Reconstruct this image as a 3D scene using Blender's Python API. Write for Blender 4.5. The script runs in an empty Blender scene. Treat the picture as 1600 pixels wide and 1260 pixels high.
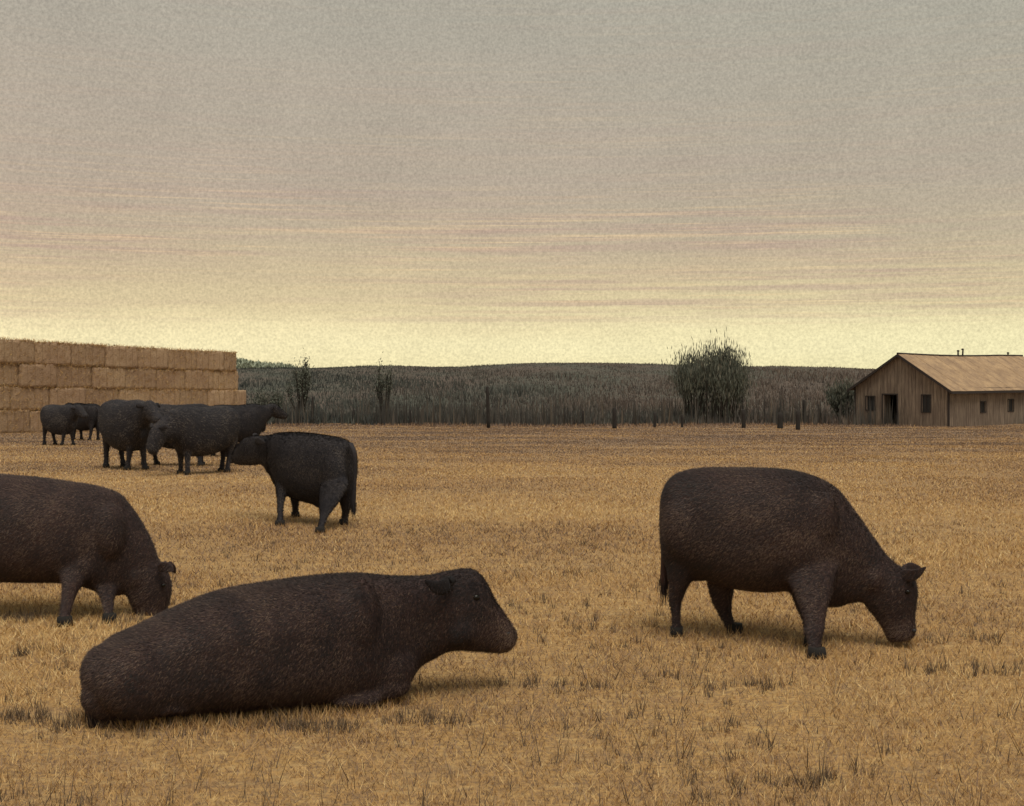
import bpy, math, random
import numpy as np
from mathutils import Vector

random.seed(7); RNG = np.random.default_rng(7)
SC = bpy.context.scene
COL = SC.collection
R = math.radians

# ------------------------------------------------------------------ camera
F = 1931.0; HZ = 584.0; CX = 800.0; CH = 2.1        # lens in pixels of the 1600 px frame, horizon row, eye height
cam_d = bpy.data.cameras.new('camera'); cam = bpy.data.objects.new('camera', cam_d); COL.objects.link(cam)
cam.location = (0, 0, CH); cam.rotation_euler = (R(90), 0, 0)
cam_d.sensor_width = 36; cam_d.lens = 36 * F / 1600.0
cam_d.shift_y = -(630.0 - HZ) / 1600.0
cam_d.clip_start = 0.1; cam_d.clip_end = 6000
SC.camera = cam
SC.view_settings.view_transform = 'Standard'; SC.view_settings.look = 'None'
SC.view_settings.exposure = 0.0; SC.view_settings.gamma = 1.0
SC.view_settings.use_curve_mapping = False
SC.cycles.max_bounces = 5; SC.cycles.diffuse_bounces = 2

# ------------------------------------------------------------------ world and sun
SUN_EL, SUN_AZ = 70.0, 160.0     # azimuth from +Y, negative to the left
world = bpy.data.worlds.new('World'); SC.world = world; world.use_nodes = True
nt = world.node_tree; nt.nodes.clear()
class NB:
    """tiny node builder"""
    def __init__(s, tree): s.t = tree
    def n(s, kind, **kw):
        nd = s.t.nodes.new(kind)
        for k, v in kw.items():
            if k.startswith('i_'):
                key = k[2:].replace('_', ' ')
                nd.inputs[key].default_value = v
            else: setattr(nd, k, v)
        return nd
    def l(s, a, b): s.t.links.new(a, b)
    def math(s, op, a, b=None, c=None, clamp=False):
        nd = s.t.nodes.new('ShaderNodeMath'); nd.operation = op; nd.use_clamp = clamp
        for i, v in enumerate((a, b, c)):
            if v is None: continue
            if isinstance(v, (int, float)): nd.inputs[i].default_value = v
            else: s.l(v, nd.inputs[i])
        return nd.outputs[0]
    def mix(s, fac, a, b, mode='MIX'):
        nd = s.t.nodes.new('ShaderNodeMix'); nd.data_type = 'RGBA'; nd.blend_type = mode
        for i, v in ((0, fac), (6, a), (7, b)):
            if isinstance(v, (int, float)): nd.inputs[i].default_value = v
            elif isinstance(v, (tuple, list)): nd.inputs[i].default_value = (*v[:3], 1)
            else: s.l(v, nd.inputs[i])
        return nd.outputs[2]
    def ramp(s, fac, stops, interp='LINEAR'):
        nd = s.t.nodes.new('ShaderNodeValToRGB'); cr = nd.color_ramp; cr.interpolation = interp
        while len(cr.elements) < len(stops): cr.elements.new(0.5)
        for e, (p, c) in zip(cr.elements, stops):
            e.position = p; e.color = (*c[:3], 1) if isinstance(c, (tuple, list)) else (c, c, c, 1)
        s.l(fac, nd.inputs[0]); return nd.outputs[0]
    def noise(s, vec, scale, detail=3, rough=0.55, dist=0.0):
        nd = s.n('ShaderNodeTexNoise'); nd.inputs['Scale'].default_value = scale
        nd.inputs['Detail'].default_value = detail; nd.inputs['Roughness'].default_value = rough
        nd.inputs['Distortion'].default_value = dist
        s.l(vec, nd.inputs['Vector']); return nd.outputs['Fac']
    def scale(s, vec, sc, loc=(0, 0, 0)):
        nd = s.n('ShaderNodeMapping'); nd.inputs['Scale'].default_value = sc; nd.inputs['Location'].default_value = loc
        s.l(vec, nd.inputs['Vector']); return nd.outputs[0]

def srgb(r, g, b):
    f = lambda c: (c / 255 / 12.92) if c / 255 <= 0.04045 else ((c / 255 + 0.055) / 1.055) ** 2.4
    return (f(r), f(g), f(b))

w = NB(nt)
tc = w.n('ShaderNodeTexCoord'); D = tc.outputs['Generated']
sep = w.n('ShaderNodeSeparateXYZ'); w.l(D, sep.inputs[0])
elev = w.math('ABSOLUTE', sep.outputs[2])
# warp elevation slightly so the cloud bands are not ruler straight
wv = w.noise(w.scale(D, (2.0, 2.0, 26.0)), 1.6, 4, 0.6)
band = w.math('ADD', elev, w.math('MULTIPLY', w.math('SUBTRACT', wv, 0.5), 0.030))
rampc = w.ramp(w.math('MULTIPLY', band, 2.0, clamp=True), [
    (0.0, srgb(241, 229, 178)), (0.04, srgb(245, 233, 184)), (0.08, srgb(240, 226, 177)), (0.112, srgb(221, 204, 160)),
    (0.155, srgb(208, 190, 152)), (0.215, srgb(192, 176, 148)), (0.30, srgb(182, 168, 148)), (0.55, srgb(174, 168, 152)), (1.0, srgb(164, 166, 154))])
# streaks of cloud low over the horizon
st = w.noise(w.scale(D, (3.0, 3.0, 150.0)), 1.3, 5, 0.62, 0.2)
st2 = w.noise(w.scale(D, (6.0, 6.0, 420.0), (4, 1, 0)), 1.2, 3, 0.6)
patch = w.ramp(w.noise(w.scale(D, (2.5, 2.5, 22.0), (3, 7, 1)), 1.4, 3, .55), [(.36, .15), (.62, 1.0)])
zone = w.math('MULTIPLY', patch, w.ramp(w.math('MULTIPLY', elev, 2.0, clamp=True), [(0.0, 0.0), (0.06, 0.05), (0.11, 0.9), (0.22, 1.0), (0.33, 0.25), (0.6, 0.10), (1.0, 0.05)]))
sa = w.math('MULTIPLY', w.ramp(st, [(0.42, 0.0), (0.62, 1.0)]), zone)
c1 = w.mix(w.math('MULTIPLY', sa, 0.68), rampc, srgb(184, 154, 140))
sb = w.math('MULTIPLY', w.ramp(st2, [(0.50, 0.0), (0.68, 1.0)]), zone)
c2 = w.mix(w.math('MULTIPLY', sb, 0.50), c1, srgb(240, 208, 160))
# tint: rosier to the left, greener grey to the upper right
side = w.math('MULTIPLY_ADD', sep.outputs[0], 1.2, 0.5, clamp=True)
tint = w.mix(side, (1.015, 0.985, 0.985), (0.97, 0.992, 0.99))
c3 = w.mix(1.0, c2, tint, 'MULTIPLY')
# fine mottle of thin high cloud
g1 = w.noise(D, 480.0, 2, 0.7); g2 = w.noise(D, 14.0, 4, 0.55)
gm = w.math('ADD', w.math('MULTIPLY', w.math('SUBTRACT', g1, 0.5), 0.80), w.math('MULTIPLY', w.math('SUBTRACT', g2, 0.5), 0.16))
gm = w.math('ADD', gm, 1.04)
cc = w.n('ShaderNodeCombineXYZ'); [w.l(gm, cc.inputs[i]) for i in range(3)]
c4 = w.mix(1.0, c3, cc.outputs[0], 'MULTIPLY')
sky = w.n('ShaderNodeTexSky', sky_type='NISHITA', sun_disc=False)
sky.sun_elevation = R(SUN_EL); sky.sun_rotation = R(SUN_AZ)
skyc = w.mix(1.0, sky.outputs[0], (0.07, 0.07, 0.07), 'MULTIPLY')
c5 = w.mix(0.94, skyc, c4)
bg = w.n('ShaderNodeBackground'); bg.inputs[1].default_value = 1.0
w.l(c5, bg.inputs[0])
wo = w.n('ShaderNodeOutputWorld'); w.l(bg.outputs[0], wo.inputs[0])

sd = bpy.data.lights.new('sun', 'SUN'); sun = bpy.data.objects.new('sun', sd); COL.objects.link(sun)
sd.energy = 2.6; sd.angle = R(42); sd.color = (1.0, 0.93, 0.80)
sv = Vector((math.sin(R(SUN_AZ)) * math.cos(R(SUN_EL)), math.cos(R(SUN_AZ)) * math.cos(R(SUN_EL)), math.sin(R(SUN_EL))))
sun.rotation_euler = sv.to_track_quat('Z', 'Y').to_euler(); sun.location = (-20, 10, 30)

# ------------------------------------------------------------------ helpers
def mesh_np(name, v, faces, attr=None, smooth=False, mat=None, attrs=None):
    """v (N,3); faces (M,k) array with constant k"""
    me = bpy.data.meshes.new(name); v = np.asarray(v, np.float32); faces = np.asarray(faces, np.int32)
    k = faces.shape[1]
    me.vertices.add(len(v)); me.vertices.foreach_set('co', v.ravel())
    me.loops.add(faces.size); me.loops.foreach_set('vertex_index', faces.ravel())
    me.polygons.add(len(faces)); me.polygons.foreach_set('loop_start', np.arange(0, faces.size, k, dtype=np.int32))
    me.polygons.foreach_set('loop_total', np.full(len(faces), k, np.int32))
    if attr is not None:
        a = me.attributes.new('tint', 'FLOAT', 'POINT'); a.data.foreach_set('value', np.asarray(attr, np.float32))
    if attrs:
        for kk, vv in attrs.items():
            a = me.attributes.new(kk, 'FLOAT', 'POINT'); a.data.foreach_set('value', np.asarray(vv, np.float32))
    me.update(calc_edges=True)
    if smooth: me.polygons.foreach_set('use_smooth', np.ones(len(faces), bool))
    if mat: me.materials.append(mat)
    return me
def link(name, me, parent=None):
    o = bpy.data.objects.new(name, me); COL.objects.link(o)
    if parent: o.parent = parent
    return o
def tag(o, label=None, cat=None, group=None, kind=None):
    if label: o['label'] = label
    if cat: o['category'] = cat
    if group: o['group'] = group
    if kind: o['kind'] = kind
    return o
def empty(name, loc, rz=0.0):
    o = bpy.data.objects.new(name, None); COL.objects.link(o); o.location = loc; o.rotation_euler.z = rz
    o.empty_display_size = 0.2
    return o
class MB:
    """collects polygons, builds one mesh"""
    def __init__(s): s.v = []; s.f = []
    def poly(s, pts):
        b = len(s.v); s.v += [tuple(p) for p in pts]; s.f.append(tuple(range(b, b + len(pts))))
    def hexa(s, p):           # 8 pts: bottom 4 ccw, top 4 ccw
        b = len(s.v); s.v += [tuple(q) for q in p]
        for f in ((3, 2, 1, 0), (4, 5, 6, 7), (0, 1, 5, 4), (1, 2, 6, 5), (2, 3, 7, 6), (3, 0, 4, 7)):
            s.f.append(tuple(b + i for i in f))
    def box(s, x0, x1, y0, y1, z0, z1):
        s.hexa([(x0, y0, z0), (x1, y0, z0), (x1, y1, z0), (x0, y1, z0), (x0, y0, z1), (x1, y0, z1), (x1, y1, z1), (x0, y1, z1)])
    def tube(s, pts, rad, k=6, cap=True):
        pts = [Vector(p) for p in pts]; b0 = len(s.v); n = len(pts)
        for i, p in enumerate(pts):
            d = (pts[min(i + 1, n - 1)] - pts[max(i - 1, 0)]).normalized()
            u = d.cross(Vector((0.3, 0.9, 0.1))).normalized(); vv = d.cross(u)
            r = rad[i] if isinstance(rad, (list, tuple)) else rad
            for j in range(k):
                a = 2 * math.pi * j / k; s.v.append(tuple(p + (u * math.cos(a) + vv * math.sin(a)) * r))
        for i in range(n - 1):
            for j in range(k):
                a = b0 + i * k + j; b = b0 + i * k + (j + 1) % k
                s.f.append((a, b, b + k, a + k))
        if cap:
            s.f.append(tuple(b0 + j for j in range(k))[::-1]); s.f.append(tuple(b0 + (n - 1) * k + j for j in range(k)))
    def build(s, name, mat, parent=None, smooth=False):
        me = bpy.data.meshes.new(name); me.from_pydata(s.v, [], s.f); me.update()
        if smooth: me.polygons.foreach_set('use_smooth', np.ones(len(me.polygons), bool))
        me.materials.append(mat); return link(name, me, parent)

def smoothstep(a, b, x):
    t = np.clip((x - a) / (b - a), 0, 1); return t * t * (3 - 2 * t)
def ground_z(x, y):
    """flat near, falling gently towards the far edge of the pasture"""
    x = np.asarray(x, float); y = np.asarray(y, float)
    t = np.clip(y - 20, 0, 68)
    z = -0.0246 * (t - 4 * (1 - np.exp(-t / 4)))
    z = z + 0.012 * np.sin(x * 0.9 + 0.4 * y) * np.sin(y * 0.7) + 0.05 * smoothstep(22, 60, y) * np.sin(x * 0.21 + 1.3) * np.sin(y * 0.13)
    return z
RIDGE = [(-900, 578), (200, 580), (380, 576), (470, 573), (560, 572), (640, 571), (720, 572), (790, 569), (850, 566), (900, 565), (950, 566), (1000, 568), (1060, 570), (1200, 572), (1300, 573), (1345, 575), (1500, 578), (2600, 580)]
RX = np.array([p[0] for p in RIDGE], float); RY = np.array([p[1] for p in RIDGE], float)
HILL_Y0, HILL_Y1 = 90.0, 165.0
def hill_z(x, y):
    x = np.asarray(x, float); y = np.asarray(y, float)
    base = ground_z(x, y)
    px = CX + F * x / HILL_Y1
    top = CH + (HZ - np.interp(px, RX, RY) - 2) * HILL_Y1 / F
    k = smoothstep(96, HILL_Y1, y); k2 = 1 - 0.5 * smoothstep(HILL_Y1 + 10, 420, y)
    return base * (1 - k) + top * k * k2 + 0.10 * k * np.sin(x * 0.35 + y * 0.2)
def at(px, Y):  # world x for an image column at depth Y
    return (px - CX) / F * Y
def ground_hit(px, py):
    r = np.array([(px - CX) / F, 1.0, (HZ - py) / F]); lo, hi = 3.0, 95.0
    for _ in range(50):
        m = 0.5 * (lo + hi); p = r * m + np.array([0, 0, CH])
        if p[2] > float(ground_z(p[0], p[1])): lo = m
        else: hi = m
    return r * lo + np.array([0, 0, CH])

# ------------------------------------------------------------------ materials
def new_mat(name, rough=0.9):
    m = bpy.data.materials.new(name); m.use_nodes = True
    b = m.node_tree.nodes['Principled BSDF']; b.inputs['Roughness'].default_value = rough
    b.inputs['Specular IOR Level'].default_value = 0.25
    return m, NB(m.node_tree), b
def bump(nb, b, h, strength, dist):
    bp = nb.n('ShaderNodeBump'); bp.inputs['Strength'].default_value = strength; bp.inputs['Distance'].default_value = dist
    nb.l(h, bp.inputs['Height']); nb.l(bp.outputs[0], b.inputs['Normal'])

def mat_ground():
    m, n, b = new_mat('pasture_soil', 1.0)
    P = n.n('ShaderNodeNewGeometry').outputs['Position']
    a = n.noise(n.scale(P, (0.35, 1.0, 1)), 0.35, 5, 0.6)
    c = n.noise(n.scale(P, (0.25, 1.0, 1)), 3.2, 5, 0.65)
    d = n.noise(P, 28, 4, 0.7)
    e = n.noise(n.scale(P, (0.5, 1.0, 1)), 9.0, 3, 0.7)
    col = n.ramp(a, [(0.3, (0.36, 0.21, 0.09)), (0.5, (0.45, 0.27, 0.105)), (0.7, (0.52, 0.33, 0.13))])
    col = n.mix(n.ramp(c, [(0.50, 0.0), (0.72, 0.55)]), col, (0.26, 0.165, 0.105))
    col = n.mix(n.ramp(d, [(0.42, 0.0), (0.60, 0.75)]), col, (0.19, 0.125, 0.075))
    col = n.mix(n.ramp(e, [(0.50, 0.0), (0.70, 0.5)]), col, (0.62, 0.43, 0.20))
    # the far end of the pasture is grazed barer and browner than the near grass
    sp = n.n('ShaderNodeSeparateXYZ'); n.l(P, sp.inputs[0])
    far = n.math('MULTIPLY_ADD', sp.outputs[1], 1 / 45.0, -0.25, clamp=True)
    far = n.math('ADD', far, n.math('MULTIPLY', n.math('SUBTRACT', a, 0.5), 0.8), clamp=True)
    col = n.mix(n.math('MULTIPLY', far, 0.85), col, (0.24, 0.17, 0.125))
    n.l(col, b.inputs['Base Color'])
    bump(n, b, n.math('ADD', d, n.math('MULTIPLY', c, 0.8)), 0.8, 0.03)
    return m
def mat_tint(name, stops, rough=0.85, noise_scale=None, sec=None, trans=0.0):
    """colour read from the per-blade 'tint' attribute"""
    m, n, b = new_mat(name, rough)
    at_ = n.n('ShaderNodeAttribute', attribute_name='tint')
    col = n.ramp(at_.outputs['Fac'], stops)
    if noise_scale:
        P = n.n('ShaderNodeNewGeometry').outputs['Position']
        q = n.noise(P, noise_scale, 3, 0.6)
        col = n.mix(n.ramp(q, [(0.42, 0.0), (0.62, 1.0)]), col, sec, 'MULTIPLY')
    n.l(col, b.inputs['Base Color'])
    return m
def mat_coat(name, a, c, tip):
    m, n, b = new_mat(name, 0.82)
    tcn = n.n('ShaderNodeNewGeometry').outputs['Position']
    q = n.noise(tcn, 3.0, 4, 0.6); q2 = n.noise(n.scale(tcn, (1, 1, 0.35)), 60, 3, 0.7)
    col = n.mix(n.ramp(q, [(0.35, 0.0), (0.65, 1.0)]), a, c)
    col = n.mix(n.ramp(q2, [(0.5, 0.0), (0.7, 0.7)]), col, tip)
    n.l(col, b.inputs['Base Color']); bump(n, b, q2, 0.6, 0.012)
    return m
M_ground = mat_ground()
M_grass = mat_tint('dry_grass', [(0.0, (0.14, 0.098, 0.08)), (0.2, (0.29, 0.19, 0.125)), (0.5, (0.52, 0.312, 0.13)), (0.8, (0.64, 0.42, 0.18)), (1.0, (0.72, 0.54, 0.28))])
M_tuft = mat_tint('dead_weed', [(0.0, (0.05, 0.04, 0.04)), (0.5, (0.11, 0.08, 0.06)), (1.0, (0.24, 0.17, 0.10))])
M_coat = mat_coat('red_black_coat', (0.050, 0.028, 0.027), (0.026, 0.021, 0.024), (0.09, 0.054, 0.045))
M_coat_far = mat_coat('black_coat', (0.030, 0.026, 0.030), (0.020, 0.019, 0.025), (0.060, 0.050, 0.050))
M_hair = mat_tint('coat_hair', [(0.0, (0.018, 0.016, 0.018)), (0.5, (0.046, 0.028, 0.028)), (0.8, (0.096, 0.058, 0.050)), (1.0, (0.17, 0.115, 0.085))], 0.6)
M_hair_far = mat_tint('black_coat_hair', [(0.0, (0.014, 0.014, 0.019)), (0.6, (0.036, 0.031, 0.036)), (1.0, (0.12, 0.10, 0.088))], 0.75)
M_ear, _n, _b = new_mat('ear_skin', 0.9); _b.inputs['Base Color'].default_value = (0.012, 0.010, 0.012, 1)
M_hoof, _n, _b = new_mat('hoof_horn', 0.9); _b.inputs['Base Color'].default_value = (0.018, 0.016, 0.015, 1)
M_eye, _n, _b = new_mat('eye', 0.15); _b.inputs['Base Color'].default_value = (0.008, 0.006, 0.005, 1)
M_nose, _n, _b = new_mat('muzzle_skin', 0.45); _b.inputs['Base Color'].default_value = (0.03, 0.028, 0.03, 1)

# ------------------------------------------------------------------ pasture and hill
def axis(segs):
    out = []
    for a, b_, st_ in segs: out += list(np.arange(a, b_, st_))
    return np.array(out + [segs[-1][1]])
xs = axis([(-1600, -200, 100), (-200, -60, 7), (-60, 60, 0.9), (60, 200, 7), (200, 1600, 100)])
ys = axis([(-60, 3, 6), (3, 30, 0.35), (30, 100, 0.9), (100, 180, 4), (180, 420, 20), (420, 3000, 258)])
X, Y = np.meshgrid(xs, ys)
Z = np.where(Y > 92, hill_z(X, Y), ground_z(X, Y))
nx, ny = len(xs), len(ys)
idx = np.arange(nx * ny).reshape(ny, nx)
fc = np.stack([idx[:-1, :-1], idx[:-1, 1:], idx[1:, 1:], idx[1:, :-1]], -1).reshape(-1, 4)
cy = Y.ravel()[fc].mean(1)
V = np.stack([X.ravel(), Y.ravel(), Z.ravel()], 1)
def sub(faces):
    u, inv = np.unique(faces, return_inverse=True); return V[u], inv.reshape(faces.shape)
split = 90.0
v_, f_ = sub(fc[cy <= split]); g = link('pasture', mesh_np('pasture', v_, f_, smooth=True, mat=M_ground)); tag(g, 'dry ochre pasture the cattle stand on', kind='structure')
def mat_hill():
    m, n, b = new_mat('brushy_hill', 1.0)
    P = n.n('ShaderNodeNewGeometry').outputs['Position']
    a = n.noise(n.scale(P, (0.06, 0.06, 0.3)), 1.0, 5, 0.65); d = n.noise(n.scale(P, (1, 1, 0.4)), 1.2, 5, 0.7)
    col = n.mix(n.ramp(a, [(0.4, 0.0), (0.6, 1.0)]), (0.14, 0.108, 0.09), (0.105, 0.11, 0.09))
    col = n.mix(n.ramp(d, [(0.45, 0.0), (0.65, 0.8)]), col, (0.06, 0.056, 0.05))
    n.l(col, b.inputs['Base Color']); bump(n, b, d, 1.0, 0.5)
    return m
v_, f_ = sub(fc[cy > split]); g = link('hill', mesh_np('hill', v_, f_, smooth=True, mat=mat_hill())); tag(g, 'low dark brush covered hill along the horizon', kind='structure')

def blades(base, h, wd, lean, tint, curve=0.0, yaw=None):
    """one triangle per blade. base (N,3)"""
    N = len(base)
    yaw = RNG.uniform(0, 2 * np.pi, N) if yaw is None else yaw
    side_ = np.stack([np.cos(yaw), np.sin(yaw), np.zeros(N)], 1) * (wd[:, None] * 0.5)
    la = RNG.uniform(0, 2 * np.pi, N)
    tip = base + np.stack([np.cos(la) * lean, np.sin(la) * lean, np.ones(N)], 1) * h[:, None]
    v = np.empty((N, 3, 3), np.float32); v[:, 0] = base - side_; v[:, 1] = base + side_; v[:, 2] = tip
    f = np.arange(N * 3).reshape(N, 3)
    t = np.repeat(tint, 3)
    return v.reshape(-1, 3), f, t

# dry grass, thinning with distance
N = 980000
u = RNG.random(N); y0, y1 = 4.8, 92.0; e = 0.42
gy = (y0 ** e + u * (y1 ** e - y0 ** e)) ** (1 / e)
gx = RNG.uniform(-1, 1, N) * (0.46 * gy + 1.6)
def vnoise(x, y, s, seed):
    r = np.random.default_rng(seed).random((64, 64)); x = x * s; y = y * s
    xi = np.floor(x).astype(int); yi = np.floor(y).astype(int); fx = x - xi; fy = y - yi
    fx = fx * fx * (3 - 2 * fx); fy = fy * fy * (3 - 2 * fy)
    g_ = lambda a, b_: r[a % 64, b_ % 64]
    return (g_(xi, yi) * (1 - fx) + g_(xi + 1, yi) * fx) * (1 - fy) + (g_(xi, yi + 1) * (1 - fx) + g_(xi + 1, yi + 1) * fx) * fy
cl = 0.5 * vnoise(gx, gy, 0.8, 1) + 0.5 * vnoise(gx, gy, 3.5, 2)
keep = RNG.random(N) < 0.35 + 0.9 * cl
gx, gy, cl = gx[keep], gy[keep], cl[keep]; N = len(gx)
near = 1 - smoothstep(6, 30, gy)
hh = (0.018 + 0.028 * RNG.random(N) ** 1.8 + 0.026 * cl) * (0.8 + 0.25 * near)
ww = np.maximum(0.0036, gy * 0.00070)
big = vnoise(gx, gy * 2.2, 0.22, 5)
tint = np.clip(RNG.normal(0.52, 0.28, N) + (big - 0.5) * 0.6 - 0.40 * smoothstep(9, 55, gy), 0, 1)
v, f, t = blades(np.stack([gx, gy, ground_z(gx, gy) - 0.004], 1), hh, ww, RNG.uniform(0.2, 1.6, N), tint)
tag(link('dry_grass', mesh_np('dry_grass', v, f, t, mat=M_grass)), 'short dry ochre grass covering the pasture', 'grass', kind='stuff')

# darker dead weeds and tufts in the foreground
pts = []
for _ in range(1500):
    yy = 5.6 + 12.0 * RNG.random() ** 1.6; xx = RNG.uniform(-1, 1) * (0.45 * yy + 0.8)
    if vnoise(np.array([xx]), np.array([yy * 1.5]), 0.9, 9)[0] > 0.50: pts.append((xx, yy, RNG.uniform(0.05, 0.13), int(RNG.integers(4, 16))))
for (px0, px1, py, k_) in ((0, 140, 1124, 34), (20, 95, 1024, 12), (0, 70, 968, 30), (170, 230, 972, 16), (380, 560, 1140, 60), (600, 720, 1128, 26), (80, 380, 1136, 50),
                           (1440, 1600, 1050, 22), (1100, 1260, 1075, 16), (760, 960, 1075, 22), (1400, 1560, 1000, 16), (1200, 1330, 1225, 14), (860, 900, 898, 6)):
    for _ in range(k_):
        q = ground_hit(RNG.uniform(px0, px1), py + RNG.normal(0, 4)); pts.append((q[0], q[1], RNG.uniform(0.05, 0.12), int(RNG.integers(4, 14))))
for _ in range(420):
    yy = 5.7 + 7.0 * RNG.random() ** 1.5; xx = RNG.uniform(-1, 1) * (0.45 * yy + 0.5)
    pts.append((xx, yy, RNG.uniform(0.12, 0.24), int(RNG.integers(1, 4))))
B, H_, T_ = [], [], []
for (xx, yy, h, k_) in pts:
    o_ = RNG.normal(0, 0.018, (k_, 2)) * (1.6 if RNG.random() < .4 else 1); b_ = np.stack([xx + o_[:, 0], yy + o_[:, 1], ground_z(xx + o_[:, 0], yy + o_[:, 1]) - 0.004], 1)
    B.append(b_); H_.append(h * RNG.uniform(0.5, 1.1, k_)); T_.append(np.clip(RNG.normal(0.62, 0.22, k_), 0, 1))
B = np.concatenate(B); H_ = np.concatenate(H_); T_ = np.concatenate(T_)
v, f, t = blades(B, H_, np.full(len(B), 0.0065), RNG.uniform(0.1, 0.6, len(B)), T_)
tag(link('dead_weeds', mesh_np('dead_weeds', v, f, t, mat=M_tuft)), 'dark dead weed stalks scattered through the foreground grass', 'weeds', kind='stuff')

# brush on the hill
N = 190000
by = 86.0 + (HILL_Y1 + 6 - 86.0) * RNG.random(N) ** 1.5
bx = RNG.uniform(-1, 1, N) * (0.47 * by + 6)
front = 1 - smoothstep(90, 104, by)
cn = 0.55 * vnoise(bx, by, 0.16, 11) + 0.45 * vnoise(bx, by, 0.7, 12)
keep = (RNG.random(N) < 0.25 + 1.1 * cn * (0.6 + 0.4 * front)) & ((by > 90) | (cn > .58 - (by - 86) * .05)) & ((by > 93) | (bx < 29.5))
bx, by, cn, front = bx[keep], by[keep], cn[keep], front[keep]; N = len(bx)
bz = np.where(by > 92, hill_z(bx, by), ground_z(bx, by)) - 0.03
bh = (0.22 + 1.1 * cn ** 1.5 * RNG.random(N) + 0.9 * front * cn * RNG.random(N)) * (1 - 0.65 * smoothstep(130, 160, by))
side_t = np.clip(0.55 + 0.010 * bx, 0.1, 0.9)      # greener on the left, browner towards the barn
bt = np.clip(RNG.normal(0, 0.16, N) + side_t + (vnoise(bx, by, 0.09, 14) - 0.5) * 0.5, 0, 1)
v, f, t = blades(np.stack([bx, by, bz], 1), bh, np.full(N, 0.11), RNG.uniform(0.0, 0.45, N), bt)
M_brush = mat_tint('brush', [(0.0, (0.060, 0.068, 0.064)), (0.3, (0.115, 0.122, 0.106)), (0.6, (0.140, 0.124, 0.108)), (1.0, (0.20, 0.150, 0.122))], 0.9, 0.8, (0.55, 0.55, 0.6))
tag(link('brush', mesh_np('brush', v, f, t, mat=M_brush)), 'dark dry brush and reeds growing along the foot and slope of the hill', 'brush', kind='stuff')

# upright dead stems and rank grass in an uneven row where the pasture meets the hill
N = 7500; sx = RNG.uniform(-52, 52, N); sy = RNG.uniform(87.2, 93.0, N)
kk = vnoise(sx, sy, .35, 31) * .6 + vnoise(sx, sy, 1.6, 32) * .4
ok = (RNG.random(N) < kk ** 2.2 * 2.2) & ((sx < 28.5) | (sy > 200)); sx, sy, kk = sx[ok], sy[ok], kk[ok]; N = len(sx)
sb_ = np.stack([sx, sy, ground_z(sx, sy) - .05], 1); v, f, t = blades(sb_, (.5 + 1.9 * RNG.random(N) ** 1.6) * (.5 + .8 * kk), RNG.uniform(.06, .19, N), RNG.uniform(0, .12, N), np.clip(RNG.normal(.35, .25, N), 0, 1))
M_stem = mat_tint('dead_stem', [(0, (0.050, 0.048, 0.046)), (.5, (0.095, 0.084, 0.074)), (1, (0.17, 0.135, 0.10))])
tag(link('dead_stems', mesh_np('dead_stems', v, f, t, mat=M_stem)), 'uneven row of dark upright dead stems where the pasture meets the hill', 'stems', kind='stuff')
N = 16000; sx = np.concatenate([RNG.uniform(-50, 50, N // 2), RNG.uniform(-50, 50, N // 2)]); sy = 80 + 8.5 * RNG.random(N) ** .6
kk = vnoise(sx, sy, .5, 33); ok = RNG.random(N) < kk * 1.2; sx, sy, kk = sx[ok], sy[ok], kk[ok]; N = len(sx)
ok = ~((sx > 28) & (sy > 84)); sx, sy, kk = sx[ok], sy[ok], kk[ok]; N = len(sx)
v, f, t = blades(np.stack([sx, sy, ground_z(sx, sy) - .02], 1), (.08 + .30 * RNG.random(N) * kk) * smoothstep(78, 87, sy) + .03, RNG.uniform(.05, .11, N), RNG.uniform(.1, .8, N), np.clip(RNG.normal(.08, .14, N), 0, 1))
tag(link('rank_grass', mesh_np('rank_grass', v, f, t, mat=M_grass)), 'taller brownish grass along the far edge of the pasture', 'grass', kind='stuff')

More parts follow.
